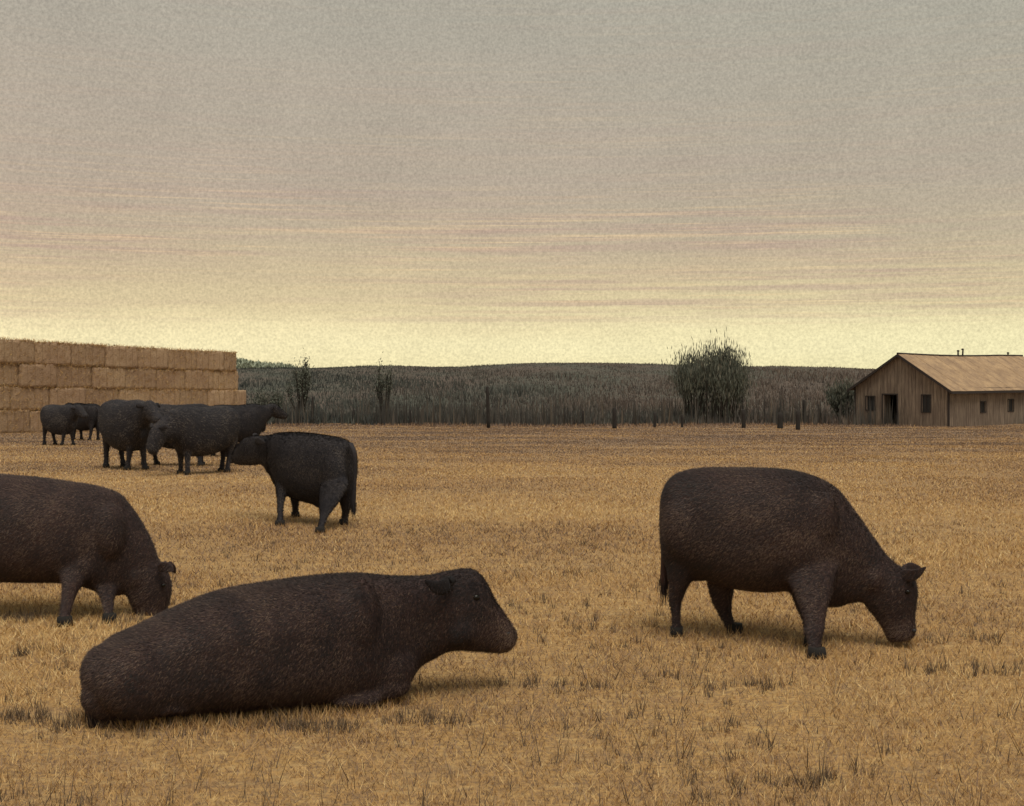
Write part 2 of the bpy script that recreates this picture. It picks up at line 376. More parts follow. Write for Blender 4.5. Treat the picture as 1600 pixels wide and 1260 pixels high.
# ------------------------------------------------------------------ trees: trunk and limbs plus leaf clumps
M_bark, _n, _b = new_mat('bark', 0.95); _b.inputs['Base Color'].default_value = (0.045, 0.038, 0.032, 1)
M_leaf = mat_tint('willow_leaf', [(0.0, (0.058, 0.066, 0.056)), (0.5, (0.115, 0.124, 0.098)), (0.85, (0.17, 0.165, 0.132)), (1.0, (0.23, 0.205, 0.16))], 0.8)
def tree(name, label, px, Yd, base_py, top_py, width_px, leaves, stems, group=None, upright=0.8, leaf=0.16, fill=1.0, slim=.16, spread=.1):
    x = at(px, Yd); z0 = float(hill_z(x, Yd) if Yd > 92 else ground_z(x, Yd)); z1 = CH + (HZ - top_py) * Yd / F
    h = z1 - z0; w_ = width_px / 2 * Yd / F
    root = empty(name, (x, Yd, z0)); tag(root, label, 'tree' if h > 2.6 else 'shrub', group)
    mb = MB(); tips = []
    for i in range(stems):
        a = RNG.uniform(0, 2 * math.pi); r = w_ * (0.25 + 0.75 * RNG.random() ** 0.6)
        hh_ = h * RNG.uniform(0.62, 0.97) * (1 - 0.30 * (r / w_) ** 2)
        p0 = Vector((math.cos(a) * max(w_ * .1, r * spread), math.sin(a) * max(w_ * .1, r * spread), -0.05)); p1 = Vector((math.cos(a) * r * max(.5, spread + .1), math.sin(a) * r * max(.5, spread + .1), hh_ * .42)); p2 = Vector((math.cos(a) * r * .92, math.sin(a) * r * .92, hh_ * .8)); p3 = Vector((math.cos(a) * r, math.sin(a) * r, hh_))
        rr = 0.022 * h
        rr *= (.5 if spread > .2 else 1); mb.tube([p0, p1, p2, p3], [rr, rr * .7, rr * .35, rr * .1], 5); tips.append((p0, p1, p2, p3))
        for _ in range(4):
            k = RNG.uniform(.35, .85); s_ = p1.lerp(p3, k); e_ = s_ + Vector((RNG.normal(0, .16) * w_, RNG.normal(0, .16) * w_, h * RNG.uniform(.08, .22)))
            mb.tube([s_, s_.lerp(e_, .5) + Vector((0, 0, .03 * h)), e_], [rr * .35, rr * .2, rr * .06], 4); tips.append((s_, s_, e_, e_))
    tr = mb.build('trunk', M_bark, root)
    # clumps
    C = []; 
    for (p0, p1, p2, p3) in tips:
        for k in (-.5, -.2, 0.1, 0.3, 0.5, 0.75, 1.0, 1.0):
            q = p1.lerp(p3, k) if k < 1 and k > 0 else (p3 if k > 0 else p1.lerp(p0, -k * (1.5 if spread > .2 else 1)))
            C.append(list(q))
    C = np.array(C); n_ = leaves
    ci = RNG.integers(0, len(C), n_); off = RNG.normal(0, 1, (n_, 3)) * np.array([w_ * .13, w_ * .13, h * .075]) * fill
    P = C[ci] + off; P = P[P[:, 2] > 0.03 * h]; n_ = len(P)
    d = np.stack([RNG.normal(0, .5, n_), RNG.normal(0, .5, n_), np.full(n_, upright) + RNG.normal(0, .3, n_)], 1); d /= np.linalg.norm(d, axis=1)[:, None]
    s_ = np.cross(d, RNG.normal(0, 1, (n_, 3))); s_ /= np.linalg.norm(s_, axis=1)[:, None]
    L = leaf * RNG.uniform(.6, 1.3, n_)[:, None]; v = np.empty((n_, 4, 3))
    v[:, 0] = P; v[:, 1] = P + d * L * .5 + s_ * L * slim; v[:, 2] = P + d * L; v[:, 3] = P + d * L * .5 - s_ * L * slim
    tt = np.clip(RNG.random(len(C))[ci[:0]] if False else RNG.normal(.5, .24, n_), 0, 1)
    me = mesh_np('crown', v.reshape(-1, 3), np.arange(n_ * 4).reshape(n_, 4), np.repeat(tt, 4), mat=M_leaf)
    link('crown', me, root)
    return root
tree('willow_tree', 'broad bushy grey green tree with upright twigs, the biggest along the hill', 1112, 92, 664, 540, 112, 13000, 60, leaf=0.42, upright=3.0, slim=.065, spread=.75)
tree('slender_tree', 'thin dark tree behind the mid-left cattle, twiggy top above the ridge', 470, 96, 655, 553, 46, 2100, 9, leaf=0.2)
tree('slender_tree', 'narrow wispy tree just breaking the ridge line right of the tall thin one', 602, 97, 655, 562, 34, 1300, 7, leaf=0.19)
tree('hedge_shrub', 'dark green shrub pressed against the left end of the wooden barn', 1318, 93, 664, 596, 52, 3000, 16, leaf=0.32, upright=1.8, slim=.1)
tree('hedge_shrub', 'green shrub beside the low step of the straw bale stack', 418, 93, 664, 604, 52, 2200, 10, leaf=0.2)
# far woodland showing faintly above the ridge at the left
N = 9000; wx = np.concatenate([RNG.uniform(at(360, 330), at(455, 330), N)]); wy = RNG.uniform(322, 338, N)
prof = np.interp(CX + F * wx / 330, [360, 400, 430, 445, 460, 480], [561, 567, 570, 571, 573, 575]) + RNG.uniform(0, 1, N) ** .5 * 18
wz = CH + (HZ - prof) * 330 / F
v, f, t = blades(np.stack([wx, wy, wz], 1), RNG.uniform(.5, 1.2, N), np.full(N, .8), RNG.uniform(0, 1, N), np.clip(RNG.normal(.5, .2, N), 0, 1))
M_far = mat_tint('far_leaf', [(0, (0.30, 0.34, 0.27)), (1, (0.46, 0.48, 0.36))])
tag(link('far_woodland', mesh_np('far_woodland', v, f, t, mat=M_far)), 'pale green distant woodland just right of the straw stack top', 'woodland', kind='stuff')

# ------------------------------------------------------------------ fence posts
M_post, pn, pb = new_mat('weathered_post', 0.95)
_q = pn.noise(pn.scale(pn.n('ShaderNodeTexCoord').outputs['Object'], (20, 20, 2)), 2, 4, .6)
pn.l(pn.ramp(_q, [(.35, (0.020, 0.018, 0.018)), (.7, (0.05, 0.042, 0.038))]), pb.inputs['Base Color'])
POSTS = [(763, 669, 604, .075, 'tall thin dark pole near the middle of the field edge'),
         (960, 670, 637, .095, 'thick short post left of the broad bushy tree, with a slight tilt'),
         (1023, 668, 645, .07, 'slim short post close to the left side of the broad bushy tree'),
         (1066, 668, 648, .06, 'post under the left half of the broad bushy tree'),
         (1162, 669, 640, .09, 'post under the right edge of the broad bushy tree'),
         (1219, 670, 645, .12, 'stubby thick post between the broad tree and the barn'),
         (1247, 672, 642, .09, 'shorter of the two close posts left of the barn'),
         (1258, 664, 625, .08, 'taller of the two close posts left of the barn'),
         (1279, 662, 632, .05, 'thin leaning stake nearest the barn shrub'),
         (882, 665, 646, .055, 'thin stake between the tall pole and the thick short post'),
         (911, 666, 642, .06, 'stake just left of the thick short post'),
         (488, 657, 620, .07, 'dark stake right of the tall thin tree'),
         (552, 657, 640, .06, 'short stake left of the narrow wispy tree'),
         (641, 660, 640, .06, 'short stake right of the narrow wispy tree')]
for (px, py, ty, r, lab) in POSTS:
    r *= 1.5
    q = ground_hit(px, py) if py > 665 else np.array([at(px, 89.5), 89.5, float(ground_z(at(px, 89.5), 89.5))])
    z1 = CH + (HZ - ty) * q[1] / F; h = z1 - q[2]; mb = MB(); lx, ly = RNG.normal(0, .03, 2) * h
    k = 7; pv = [Vector((lx * s * s + RNG.normal(0, .006), ly * s * s, -0.2 + (h + .2) * s)) for s in (0, .25, .5, .75, .97, 1.0)]
    mb.tube(pv, [r * 1.08, r, r * .96, r * .92, r * .86, r * .55], k)
    o = mb.build('fence_post', M_post, None, True); o.location = q
    tag(o, 'weathered wooden ' + lab, 'post', 'old posts along the far edge of the pasture')

# ------------------------------------------------------------------ straw bale stack
M_bale, bn, bb = new_mat('straw', 0.95)
_o = bn.n('ShaderNodeTexCoord').outputs['Object']; _w = bn.n('ShaderNodeNewGeometry').outputs['Position']
_s = bn.noise(bn.scale(_o, (3, 3, 14)), 2.2, 5, .7); _s2 = bn.noise(_w, .35, 3, .5); _oi = bn.n('ShaderNodeObjectInfo').outputs['Random']
_c = bn.ramp(_s, [(.3, (0.36, 0.24, 0.15)), (.5, (0.58, 0.405, 0.26)), (.72, (0.70, 0.52, 0.34))])
_c = bn.mix(bn.ramp(_s2, [(.35, 0.0), (.65, .5)]), _c, (0.34, 0.20, 0.14))
_c = bn.mix(bn.math('MULTIPLY', _oi, 0.3), _c, (0.26, 0.18, 0.12))
bn.l(_c, bb.inputs['Base Color']); bump(bn, bb, _s, 1.0, .08)
M_twine, _n, _b = new_mat('twine', 0.8); _b.inputs['Base Color'].default_value = (0.30, 0.20, 0.12, 1)
def bale_mesh(seed, L=2.44, W=1.22, H=1.2):
    r = np.random.default_rng(seed); nx_, ny_, nz_ = 16, 8, 8
    vs = {}; vl = []; fl = []
    def vid(p):
        k = tuple(np.round(p, 4))
        if k not in vs: vs[k] = len(vl); vl.append(p)
        return vs[k]
    def face(ax, s):
        n1, n2 = {0: (ny_, nz_), 1: (nx_, nz_), 2: (nx_, ny_)}[ax]
        for i in range(n1):
            for j in range(n2):
                q = []
                for (a, b) in ((i, j), (i + 1, j), (i + 1, j + 1), (i, j + 1)):
                    u_, w_ = a / n1 * 2 - 1, b / n2 * 2 - 1
                    p = [0, 0, 0]; p[ax] = s; oth = [k for k in range(3) if k != ax]; p[oth[0]] = u_; p[oth[1]] = w_
                    q.append(vid(np.array(p, float)))
                if (s > 0) != (ax == 1): fl.append(q)
                else: fl.append(q[::-1])
    for ax in range(3):
        for s in (-1., 1.): face(ax, s)
    v = np.array(vl)
    rnd = 1 - 0.011 * ((np.abs(v) > .98).sum(1) - 1)[:, None]
    bx_ = v * rnd * np.array([L / 2 * .985, W / 2, H / 2 * .985])
    # twine furrows across, ragged straw bulges between
    bulge = 0.006 * np.cos(v[:, 0] * math.pi * 3.0)[:, None] * np.where(np.abs(v) > .98, np.sign(v), 0) * np.array([0, 1, .6])
    bx_ = bx_ + bulge + r.normal(0, .018, v.shape)
    bx_[:, 2] += H / 2
    return mesh_np('straw_bale', bx_, np.array(fl), mat=M_bale)
BM = [bale_mesh(s) for s in range(6)]
tw_b = MB()
for k in (-0.62, -0.2, 0.2, 0.62):
    tw_b.tube([(k * 1.2, -.635, .03), (k * 1.2, -.645, .6), (k * 1.2, -.62, 1.19), (k * 1.2, .62, 1.19)], .007, 4)
tw_me = None
P0 = Vector((at(0, 62), 62, 0)); P1 = Vector((at(370, 78), 78, 0)); dW = (P1 - P0).normalized(); rz = math.atan2(dW.y, dW.x)
nW = Vector((dW.y, -dW.x, 0))
ORD = ['first', 'second', 'third', 'fourth', 'fifth', 'sixth', 'seventh', 'eighth', 'ninth', 'tenth', 'eleventh', 'twelfth']
ROWN = ['bottom', 'second', 'third', 'top']
wall_len = (P1 - P0).length
for row in range(4):
    end = wall_len + (1.0 if row < 2 else (0.25 if row == 2 else 0.0)) + 0.0
    pos = end; k = 0
    while pos > -4.2 and k < 12:
        L = 2.44
        if k == 0 and row in (1, 3): L = 1.22
        c = pos - L / 2; p = P0 + dW * c - nW * (0.61 + RNG.uniform(-.05, .05))
        zb = float(ground_z(*(P0 + dW * (c))[:2]))
        root = empty('straw_bale', (p.x, p.y, zb + row * 1.19 - 0.03), rz + RNG.normal(0, .012))
        if L < 2: root.scale = (.5, 1, 1)
        lab = f'{"half length" if L < 2 else "large square"} straw bale in the {ROWN[row]} row of the stack, {ORD[k]} from its right end'
        tag(root, lab, 'straw bale', 'straw bales stacked at the left')
        link('bale_body', BM[int(RNG.integers(0, 6))], root)
        if tw_me is None:
            to = tw_b.build('twine', M_twine, root); tw_me = to.data
        else: link('twine', tw_me, root)
        pos -= L + RNG.uniform(-.01, .015); k += 1
# loose straw fringe on the stack
N = 16000; s_ = RNG.uniform(-4, wall_len, N); rw = RNG.integers(0, 5, N); hz = np.where(RNG.random(N) < .2, 4.76, rw * 1.19) + RNG.normal(0, .05, N)
hz = np.where(RNG.random(N) < .55, RNG.uniform(0, 4.76, N), hz)
bp = np.stack([P0.x + dW.x * s_ + nW.x * .03, P0.y + dW.y * s_ + nW.y * .03, np.zeros(N)], 1); bp[:, 2] = ground_z(bp[:, 0], bp[:, 1]) + hz - .06
hv = RNG.uniform(.04, .15, N); v, f, t = blades(bp, hv, np.full(N, .03), RNG.uniform(.2, 1.5, N), np.clip(RNG.normal(.5, .25, N), 0, 1))
tag(link('loose_straw', mesh_np('loose_straw', v, f, t, mat=M_grass)), 'loose straw sticking out of the stacked bales', 'straw', kind='stuff')

# ------------------------------------------------------------------ barn
M_board, wn, wb = new_mat('weathered_board', 0.92)
_o = wn.n('ShaderNodeTexCoord').outputs['Object']
_g = wn.noise(wn.scale(_o, (5, 5, .6)), 1.5, 5, .65); _g2 = wn.noise(_o, .7, 3, .5)
_c = wn.ramp(_g, [(.3, (0.11, 0.085, 0.07)), (.5, (0.22, 0.17, 0.135)), (.7, (0.33, 0.26, 0.205))])
_c = wn.mix(wn.ramp(_g2, [(.4, 0.0), (.65, .5)]), _c, (0.15, 0.11, 0.09)); wn.l(_c, wb.inputs['Base Color']); bump(wn, wb, _g, .5, .02)
M_roof, rn, rb = new_mat('old_roof_sheet', 0.9)
_o = rn.n('ShaderNodeTexCoord').outputs['Object']; _g = rn.noise(rn.scale(_o, (1, 1, 1)), .8, 5, .65); _g2 = rn.noise(_o, 7, 3, .6)
_c = rn.ramp(_g, [(.35, (0.30, 0.20, 0.125)), (.6, (0.44, 0.30, 0.18))]); _c = rn.mix(rn.ramp(_g2, [(.5, 0.), (.7, .5)]), _c, (0.2, .13, .09)); _rr = rn.noise(rn.scale(rn.n('ShaderNodeNewGeometry').outputs['Position'], (1, 1, .4)), 1.5, 5, .7); _c = rn.mix(rn.ramp(_rr, [(.45, 0.), (.65, .6)]), _c, (0.22, .15, .11)); rn.l(_c, rb.inputs['Base Color'])
M_trim, _n, _b = new_mat('dark_trim', 0.9); _b.inputs['Base Color'].default_value = (0.045, 0.036, 0.034, 1)
M_pane, _n, _b = new_mat('dark_interior_pane', 0.35); _b.inputs['Base Color'].default_value = (0.03, 0.03, 0.033, 1)  # opaque pane, colour painted dark for the unlit barn interior behind it
M_floor, _n, _b = new_mat('barn_floor', 1.0); _b.inputs['Base Color'].default_value = (0.05, 0.04, 0.03, 1)
corner = Vector((at(1482, 85), 85, 0)); gz = float(ground_z(corner.x, corner.y)) - 0.02
TH = R(50); gdir = Vector((-math.cos(TH), math.sin(TH), 0)); sdir = Vector((math.sin(TH), math.cos(TH), 0))
# local frame: +x along the long side (sdir), +y along the gable to the left (gdir), origin at near corner
barn = empty('barn', (corner.x, corner.y, gz), math.atan2(sdir.y, sdir.x))
tag(barn, 'low wooden plank barn with tan gable roof at the right edge', 'barn')
GW, LEN, EV, RG = 7.5, 17.0, 2.68, 5.0
# local y: check handedness: rotating +x(sdir) by +90deg gives (-sdir.y, sdir.x) = (-cos, sin) = gdir
def gable_h(y): return EV + (RG - EV) * (1 - abs(y - GW / 2) / (GW / 2))
def pxy(px):      # local y on gable plane for an image column
    t_ = (px - CX) / F; # (cx - c*y)/(cy + s*y)=t
    return (corner.x - t_ * corner.y) / (math.cos(TH) + t_ * math.sin(TH))
def pxx(px):
    t_ = (px - CX) / F
    return (corner.x - t_ * corner.y) / (t_ * math.cos(TH) - math.sin(TH))
d0, d1 = sorted((pxy(1380), pxy(1402))); wA = sorted((pxy(1354), pxy(1367))); wB = sorted((pxy(1441), pxy(1454)))
gops = [(d0, d1, 0.0, 2.15), (wA[0], wA[1], 1.05, 2.0), (wB[0], wB[1], 1.0, 2.15)]
sops = [(pxx(1535) - .3, pxx(1535) + .35, .95, 1.65), (pxx(1578) - .35, pxx(1578) + .4, .95, 1.75)]
bw = 0.28
mb = MB(); y = 0.0
while y < GW - .05:
    ye = min(y + bw, GW); j = RNG.uniform(0, .018); yb, yt = y + .010, ye - .010
    segs = [(RNG.uniform(-.02, .05), None)]
    ops = sorted([(z0_, z1_) for (a, b_, z0_, z1_) in gops if a < (y + ye) / 2 < b_])
    z = -0.3
    lst = []
    for (z0_, z1_) in ops:
        if z0_ > 0.01: lst.append((z, z0_))
        z = z1_
    lst.append((z, None))
    for (za, zb) in lst:
        ta, tb = (gable_h(yb), gable_h(yt)) if zb is None else (zb, zb)
        mb.hexa([(-.03 - j, yb, za), (0, yb, za), (0, yt, za), (-.03 - j, yt, za), (-.03 - j, yb, ta), (0, yb, ta), (0, yt, tb), (-.03 - j, yt, tb)])
    y = ye
o = mb.build('gable_wall', M_board, barn); o['kind'] = 'stuff'; o['label'] = 'gable wall of vertical weathered boards'
mb = MB(); x = 0.0
while x < LEN - .05:
    xe = min(x + bw, LEN); j = RNG.uniform(0, .018); za = -.3; ops = [(z0_, z1_) for (a, b_, z0_, z1_) in sops if a < (x + xe) / 2 < b_]
    lst = []
    for (z0_, z1_) in ops: lst.append((za, z0_)); za = z1_
    lst.append((za, EV))
    for (a, b_) in lst: mb.box(x + .010, xe - .010, -.03 - j, 0, a, b_)
    x = xe
o = mb.build('side_wall', M_board, barn); o['kind'] = 'stuff'; o['label'] = 'long side wall of vertical weathered boards'
mb = MB(); mb.box(.002, LEN, GW - .06, GW, -.3, EV - .01); o = mb.build('rear_wall', M_board, barn)
mb = MB(); mb.hexa([(LEN - .05, .03, -.3), (LEN, .03, -.3), (LEN, GW - .08, -.3), (LEN - .05, GW - .08, -.3), (LEN - .05, .03, EV - .02), (LEN, .03, EV - .02), (LEN, GW - .08, EV - .02), (LEN - .05, GW - .08, EV - .02)])
mb.hexa([(LEN - .05, .03, EV - .02), (LEN, .03, EV - .02), (LEN, GW - .08, EV - .02), (LEN - .05, GW - .08, EV - .02), (LEN - .05, GW / 2 - .02, RG - .06), (LEN, GW / 2 - .02, RG - .06), (LEN, GW / 2 + .02, RG - .06), (LEN - .05, GW / 2 + .02, RG - .06)])
mb.build('end_wall', M_board, barn)
mb = MB(); mb.box(.03, LEN - .06, .03, GW - .08, -.12, .03); mb.build('floor', M_floor, barn)
for (yy, xx) in ((-.04, -.05), (GW - .06, -.05)):
    mb = MB(); mb.box(xx, xx + .12, yy - .02, yy + .10, -.3, EV + .0); mb.build('corner_post', M_trim, barn)
# roof sheets with ribs, slight sag along the ridge
ov, eo = .35, .45
def sag(x): return -0.10 * math.sin(math.pi * min(max((x) / 14, 0), 1))
roof = empty('roof', (0, 0, 0)); roof.parent = barn
sl = (RG - EV) / (GW / 2)
for side_s in (0, 1):
    k = 0; x = -ov
    while x < LEN + ov - .05:
        xe = min(x + .66, LEN + ov); mb = MB()
        n_ = 4; y_e = -eo if side_s == 0 else GW + eo; y_r = GW / 2
        lift = .012 * (k % 2) + RNG.uniform(0, .012)
        for i in range(n_):
            ya = y_r + (y_e - y_r) * i / n_; yb = y_r + (y_e - y_r) * (i + 1) / n_
            za = RG + .03 + lift - sl * abs(ya - y_r); zb = RG + .03 + lift - sl * abs(yb - y_r)
            st_ = .012 * i
            P_ = [(x, ya, za + sag(x)), (xe + .03, ya, za + sag(xe)), (xe + .03, yb, zb + sag(xe)), (x, yb, zb + sag(x))]
            mb.hexa([(p[0], p[1], p[2]) for p in P_] + [(p[0], p[1], p[2] + .045) for p in P_])
        o = mb.build('roof_sheet', M_roof, roof); x = xe; k += 1
mb = MB(); pr = [(x_, GW / 2, RG + .10 + sag(x_)) for x_ in np.linspace(-ov - .03, LEN + ov, 10)]
mb.tube(pr, .07, 6); mb.build('ridge_cap', M_trim, roof)
for s_ in (0, 1):
    y_e = -eo if s_ == 0 else GW + eo; mb = MB()
    za, zb = RG - .02, RG - .02 - sl * (GW / 2 + eo)
    mb.hexa([(-ov - .05, GW / 2, za - .10), (-ov - .005, GW / 2, za - .10), (-ov - .005, y_e, zb - .10), (-ov - .05, y_e, zb - .10), (-ov - .05, GW / 2, za + .09), (-ov - .005, GW / 2, za + .09), (-ov - .005, y_e, zb + .09), (-ov - .05, y_e, zb + .09)])
    mb.build('barge_board', M_trim, barn)
mb = MB(); zb = RG - sl * (GW / 2 + eo)
mb.box(-ov + .002, LEN + ov, -eo - .035, -eo - .005, zb - .12, zb + .06); mb.build('eave_board', M_trim, barn)
# openings
def window(parent, mk, a, b, z0_, z1_):
    m1 = MB(); t_ = .07
    for q in ((a - t_, b + t_, z0_ - t_, z0_), (a - t_, b + t_, z1_, z1_ + t_), (a - t_, a, z0_, z1_), (b, b + t_, z0_, z1_)): mk(m1, q[0], q[1], q[2], q[3], -.075, .02)
    mk(m1, (a + b) / 2 - .02, (a + b) / 2 + .02, z0_, z1_, -.03, .0)
    f_ = m1.build('window', M_trim, parent); m2 = MB(); mk(m2, a, b, z0_, z1_, .03, .04); m2.build('pane', M_pane, f_)
mkg = lambda m, a, b, c, d, u0, u1: m.box(u0, u1, a, b, c, d)
mks = lambda m, a, b, c, d, u0, u1: m.box(a, b, u0, u1, c, d)
for (a, b_, z0_, z1_) in gops[1:]: window(barn, mkg, a, b_, z0_, z1_)
for (a, b_, z0_, z1_) in sops: window(barn, mks, a, b_, z0_, z1_)
mb = MB(); a, b_, z0_, z1_ = gops[0]
mb.box(-.07, .02, a - .09, a, -.2, z1_ + .09); mb.box(-.07, .02, b_, b_ + .09, -.2, z1_ + .09); mb.box(-.07, .02, a, b_, z1_, z1_ + .09)
dr = mb.build('door_frame', M_trim, barn)
mb = MB(); mb.hexa([(.04, b_ - .06, .04), (.9, b_ - .02, .04), (.9, b_ + .02, .04), (.04, b_ - .02, .04), (.04, b_ - .06, 2.1), (.9, b_ - .02, 2.1), (.9, b_ + .02, 2.1), (.04, b_ - .02, 2.1)]); o = mb.build('door', M_board, barn); o['label'] = 'plank door standing open inwards'
for px, hgt in ((1497, .38), (1504, .5), (1575, .3)):
    # short ventilator stubs on the ridge
    t_ = (px - CX) / F; yc = GW / 2; bx_, by_ = corner.x - math.cos(TH) * yc, corner.y + math.sin(TH) * yc
    xx = (t_ * by_ - bx_) / (math.sin(TH) - t_ * math.cos(TH)); mb = MB()
    mb.tube([(xx, yc, RG - .05), (xx + (.0 if hgt != .5 else .06), yc, RG + hgt)], [.07, .055], 7); mb.tube([(xx, yc, RG + hgt - .04), (xx + .02, yc, RG + hgt + .05)], [.11, .08], 7)
    mb.build('ridge_vent', M_trim, barn)

# ------------------------------------------------------------------ cattle
def vec(p): return np.array(p, float)
class PixFrame:
    """vertical plane through the animal's spine, given by two (column, depth) pairs; lateral n points to the far side"""
    def __init__(s, a, b):
        A = vec((at(*a), a[1], 0)); B = vec((at(*b), b[1], 0)); s.O = A; s.a = (B - A) / np.linalg.norm(B - A)
        s.n = vec((-s.a[1], s.a[0], 0)); s.n *= (1 if s.n[1] > 0 else -1); s.sc = 1.0
    def P(s, px, py, off=0.0):
        r = vec(((px - CX) / F, 1, (HZ - py) / F)); t = (s.n @ s.O + off) / (s.n @ vec((r[0], r[1], 0)))
        return vec((0, 0, CH)) + r * t
    def foot(s, px, py):
        g_ = ground_hit(px, py); return float(s.n @ (g_ - s.O))
class MetFrame:
    """metres: x forward, z up from the ground, off to the animal's left"""
    def __init__(s, x, y, yaw, scale=1.0):
        s.sc = scale; s.g = float(ground_z(x, y)); s.O = vec((x, y, s.g)); s.a = vec((math.cos(yaw), math.sin(yaw), 0)); s.n = vec((-s.a[1], s.a[0], 0))
    def P(s, x, z, off=0.0): return s.O + (s.a * x + s.n * off + vec((0, 0, z))) * s.sc
def catmull(rows, k):
    rows = np.array(rows, float); out = []; n = len(rows)
    for i in range(n - 1):
        p0, p1, p2, p3 = rows[max(i - 1, 0)], rows[i], rows[i + 1], rows[min(i + 2, n - 1)]
        for j in range(k):
            t = j / k; out.append(0.5 * ((2 * p1) + (-p0 + p2) * t + (2 * p0 - 5 * p1 + 4 * p2 - p3) * t * t + (-p0 + 3 * p1 - 3 * p2 + p3) * t ** 3))
    out.append(rows[-1]); return np.array(out)
def loft(fr, rows, k=4, seg=24, expo=2.2, vs=None, fs=None):
    """rows: (A xyz, B xyz, halfwidth); sections are super-ellipses spanning A..B and +-halfwidth along n"""
    R_ = catmull([np.concatenate([r[0], r[1], [r[2]]]) for r in rows], k)
    b0 = len(vs); n = len(R_)
    for r in R_:
        A, B, hw = r[:3], r[3:6], max(r[6], .01); C = (A + B) / 2; U = (A - B) / 2
        for j in range(seg):
            th = 2 * math.pi * j / seg; c, s_ = math.cos(th), math.sin(th)
            cc_, ss = math.copysign(abs(c) ** (2 / expo), c), math.copysign(abs(s_) ** (2 / expo), s_)
            vs.append(C + U * ss + fr.n * (hw * cc_))
    for i in range(n - 1):
        for j in range(seg):
            a = b0 + i * seg + j; b = b0 + i * seg + (j + 1) % seg; fs.append((a, b, b + seg)); fs.append((a, b + seg, a + seg))
    for (i0, rev) in ((0, True), (n - 1, False)):
        c = len(vs); vs.append(np.mean([vs[b0 + i0 * seg + j] for j in range(seg)], 0))
        for j in range(seg):
            t = (c, b0 + i0 * seg + j, b0 + i0 * seg + (j + 1) % seg); fs.append(t[::-1] if rev else t)
def blob(vs, fs, c, rx, ry, rz_, fr, seg=14, rings=10):
    b0 = len(vs)
    for i in range(1, rings):
        ph = math.pi * i / rings
        for j in range(seg):
            th = 2 * math.pi * j / seg
            vs.append(c + fr.a * rx * math.sin(ph) * math.cos(th) + fr.n * ry * math.sin(ph) * math.sin(th) + vec((0, 0, rz_ * math.cos(ph))))
    t_, b_ = len(vs), len(vs) + 1; vs.append(c + vec((0, 0, rz_))); vs.append(c - vec((0, 0, rz_)))
    for i in range(rings - 2):
        for j in range(seg):
            a = b0 + i * seg + j; b = b0 + i * seg + (j + 1) % seg; fs.append((a, a + seg, b + seg)); fs.append((a, b + seg, b))
    for j in range(seg):
        fs.append((t_, b0 + j, b0 + (j + 1) % seg)); e_ = b0 + (rings - 2) * seg; fs.append((b_, e_ + (j + 1) % seg, e_ + j))
def remeshed(vs, fs, voxel, smooth_it, name):
    me = mesh_np('tmp', np.array(vs), np.array(fs)); o = link('tmp', me)
    m = o.modifiers.new('r', 'REMESH'); m.mode = 'VOXEL'; m.voxel_size = voxel; m.adaptivity = 0
    m2 = o.modifiers.new('s', 'SMOOTH'); m2.factor = .5; m2.iterations = smooth_it
    dg = bpy.context.evaluated_depsgraph_get(); ev = o.evaluated_get(dg); out = bpy.data.meshes.new_from_object(ev)
    bpy.data.objects.remove(o); bpy.data.meshes.remove(me); out.name = name
    return out
def hairs(me, n, length, width, flow, spread, up, tint_mu):
    nv = len(me.vertices); co = np.empty(nv * 3, np.float32); me.vertices.foreach_get('co', co); co = co.reshape(-1, 3)
    me.calc_loop_triangles(); nt_ = len(me.loop_triangles); tr = np.empty(nt_ * 3, np.int32); me.loop_triangles.foreach_get('vertices', tr); tr = tr.reshape(-1, 3)
    a, b, c = co[tr[:, 0]], co[tr[:, 1]], co[tr[:, 2]]; nn = np.cross(b - a, c - a); ar = np.linalg.norm(nn, axis=1); nn = nn / (ar[:, None] + 1e-12)
    ti = RNG.choice(nt_, n, p=ar / ar.sum()); r1 = np.sqrt(RNG.random(n))[:, None]; r2 = RNG.random(n)[:, None]
    P = a[ti] * (1 - r1) + b[ti] * r1 * (1 - r2) + c[ti] * r1 * r2; N_ = nn[ti]
    fl = np.array(flow)[None] + RNG.normal(0, spread, (n, 3)); fl = fl - (fl * N_).sum(1)[:, None] * N_; fl /= np.linalg.norm(fl, axis=1)[:, None] + 1e-9
    d = fl + N_ * RNG.uniform(*up, n)[:, None]; d /= np.linalg.norm(d, axis=1)[:, None]
    s_ = np.cross(d, N_); s_ /= np.linalg.norm(s_, axis=1)[:, None] + 1e-9
    L = (length * RNG.uniform(.5, 1.3, n))[:, None]; v = np.empty((n, 3, 3)); v[:, 0] = P - s_ * width / 2 - N_ * .002; v[:, 1] = P + s_ * width / 2 - N_ * .002; v[:, 2] = P + d * L
    cl_ = vnoise(P[:, 0] + P[:, 1] * .7, P[:, 2], 7.0, 21) * .5 + vnoise(P[:, 0] + P[:, 1] * .7, P[:, 2], 2.2, 22) * .5
    t = np.clip(RNG.normal(tint_mu, .3, n) + (cl_ - .5) * .9, 0, 1)
    return v.reshape(-1, 3), np.arange(n * 3).reshape(n, 3), np.repeat(t, 3)
HOOVES = []
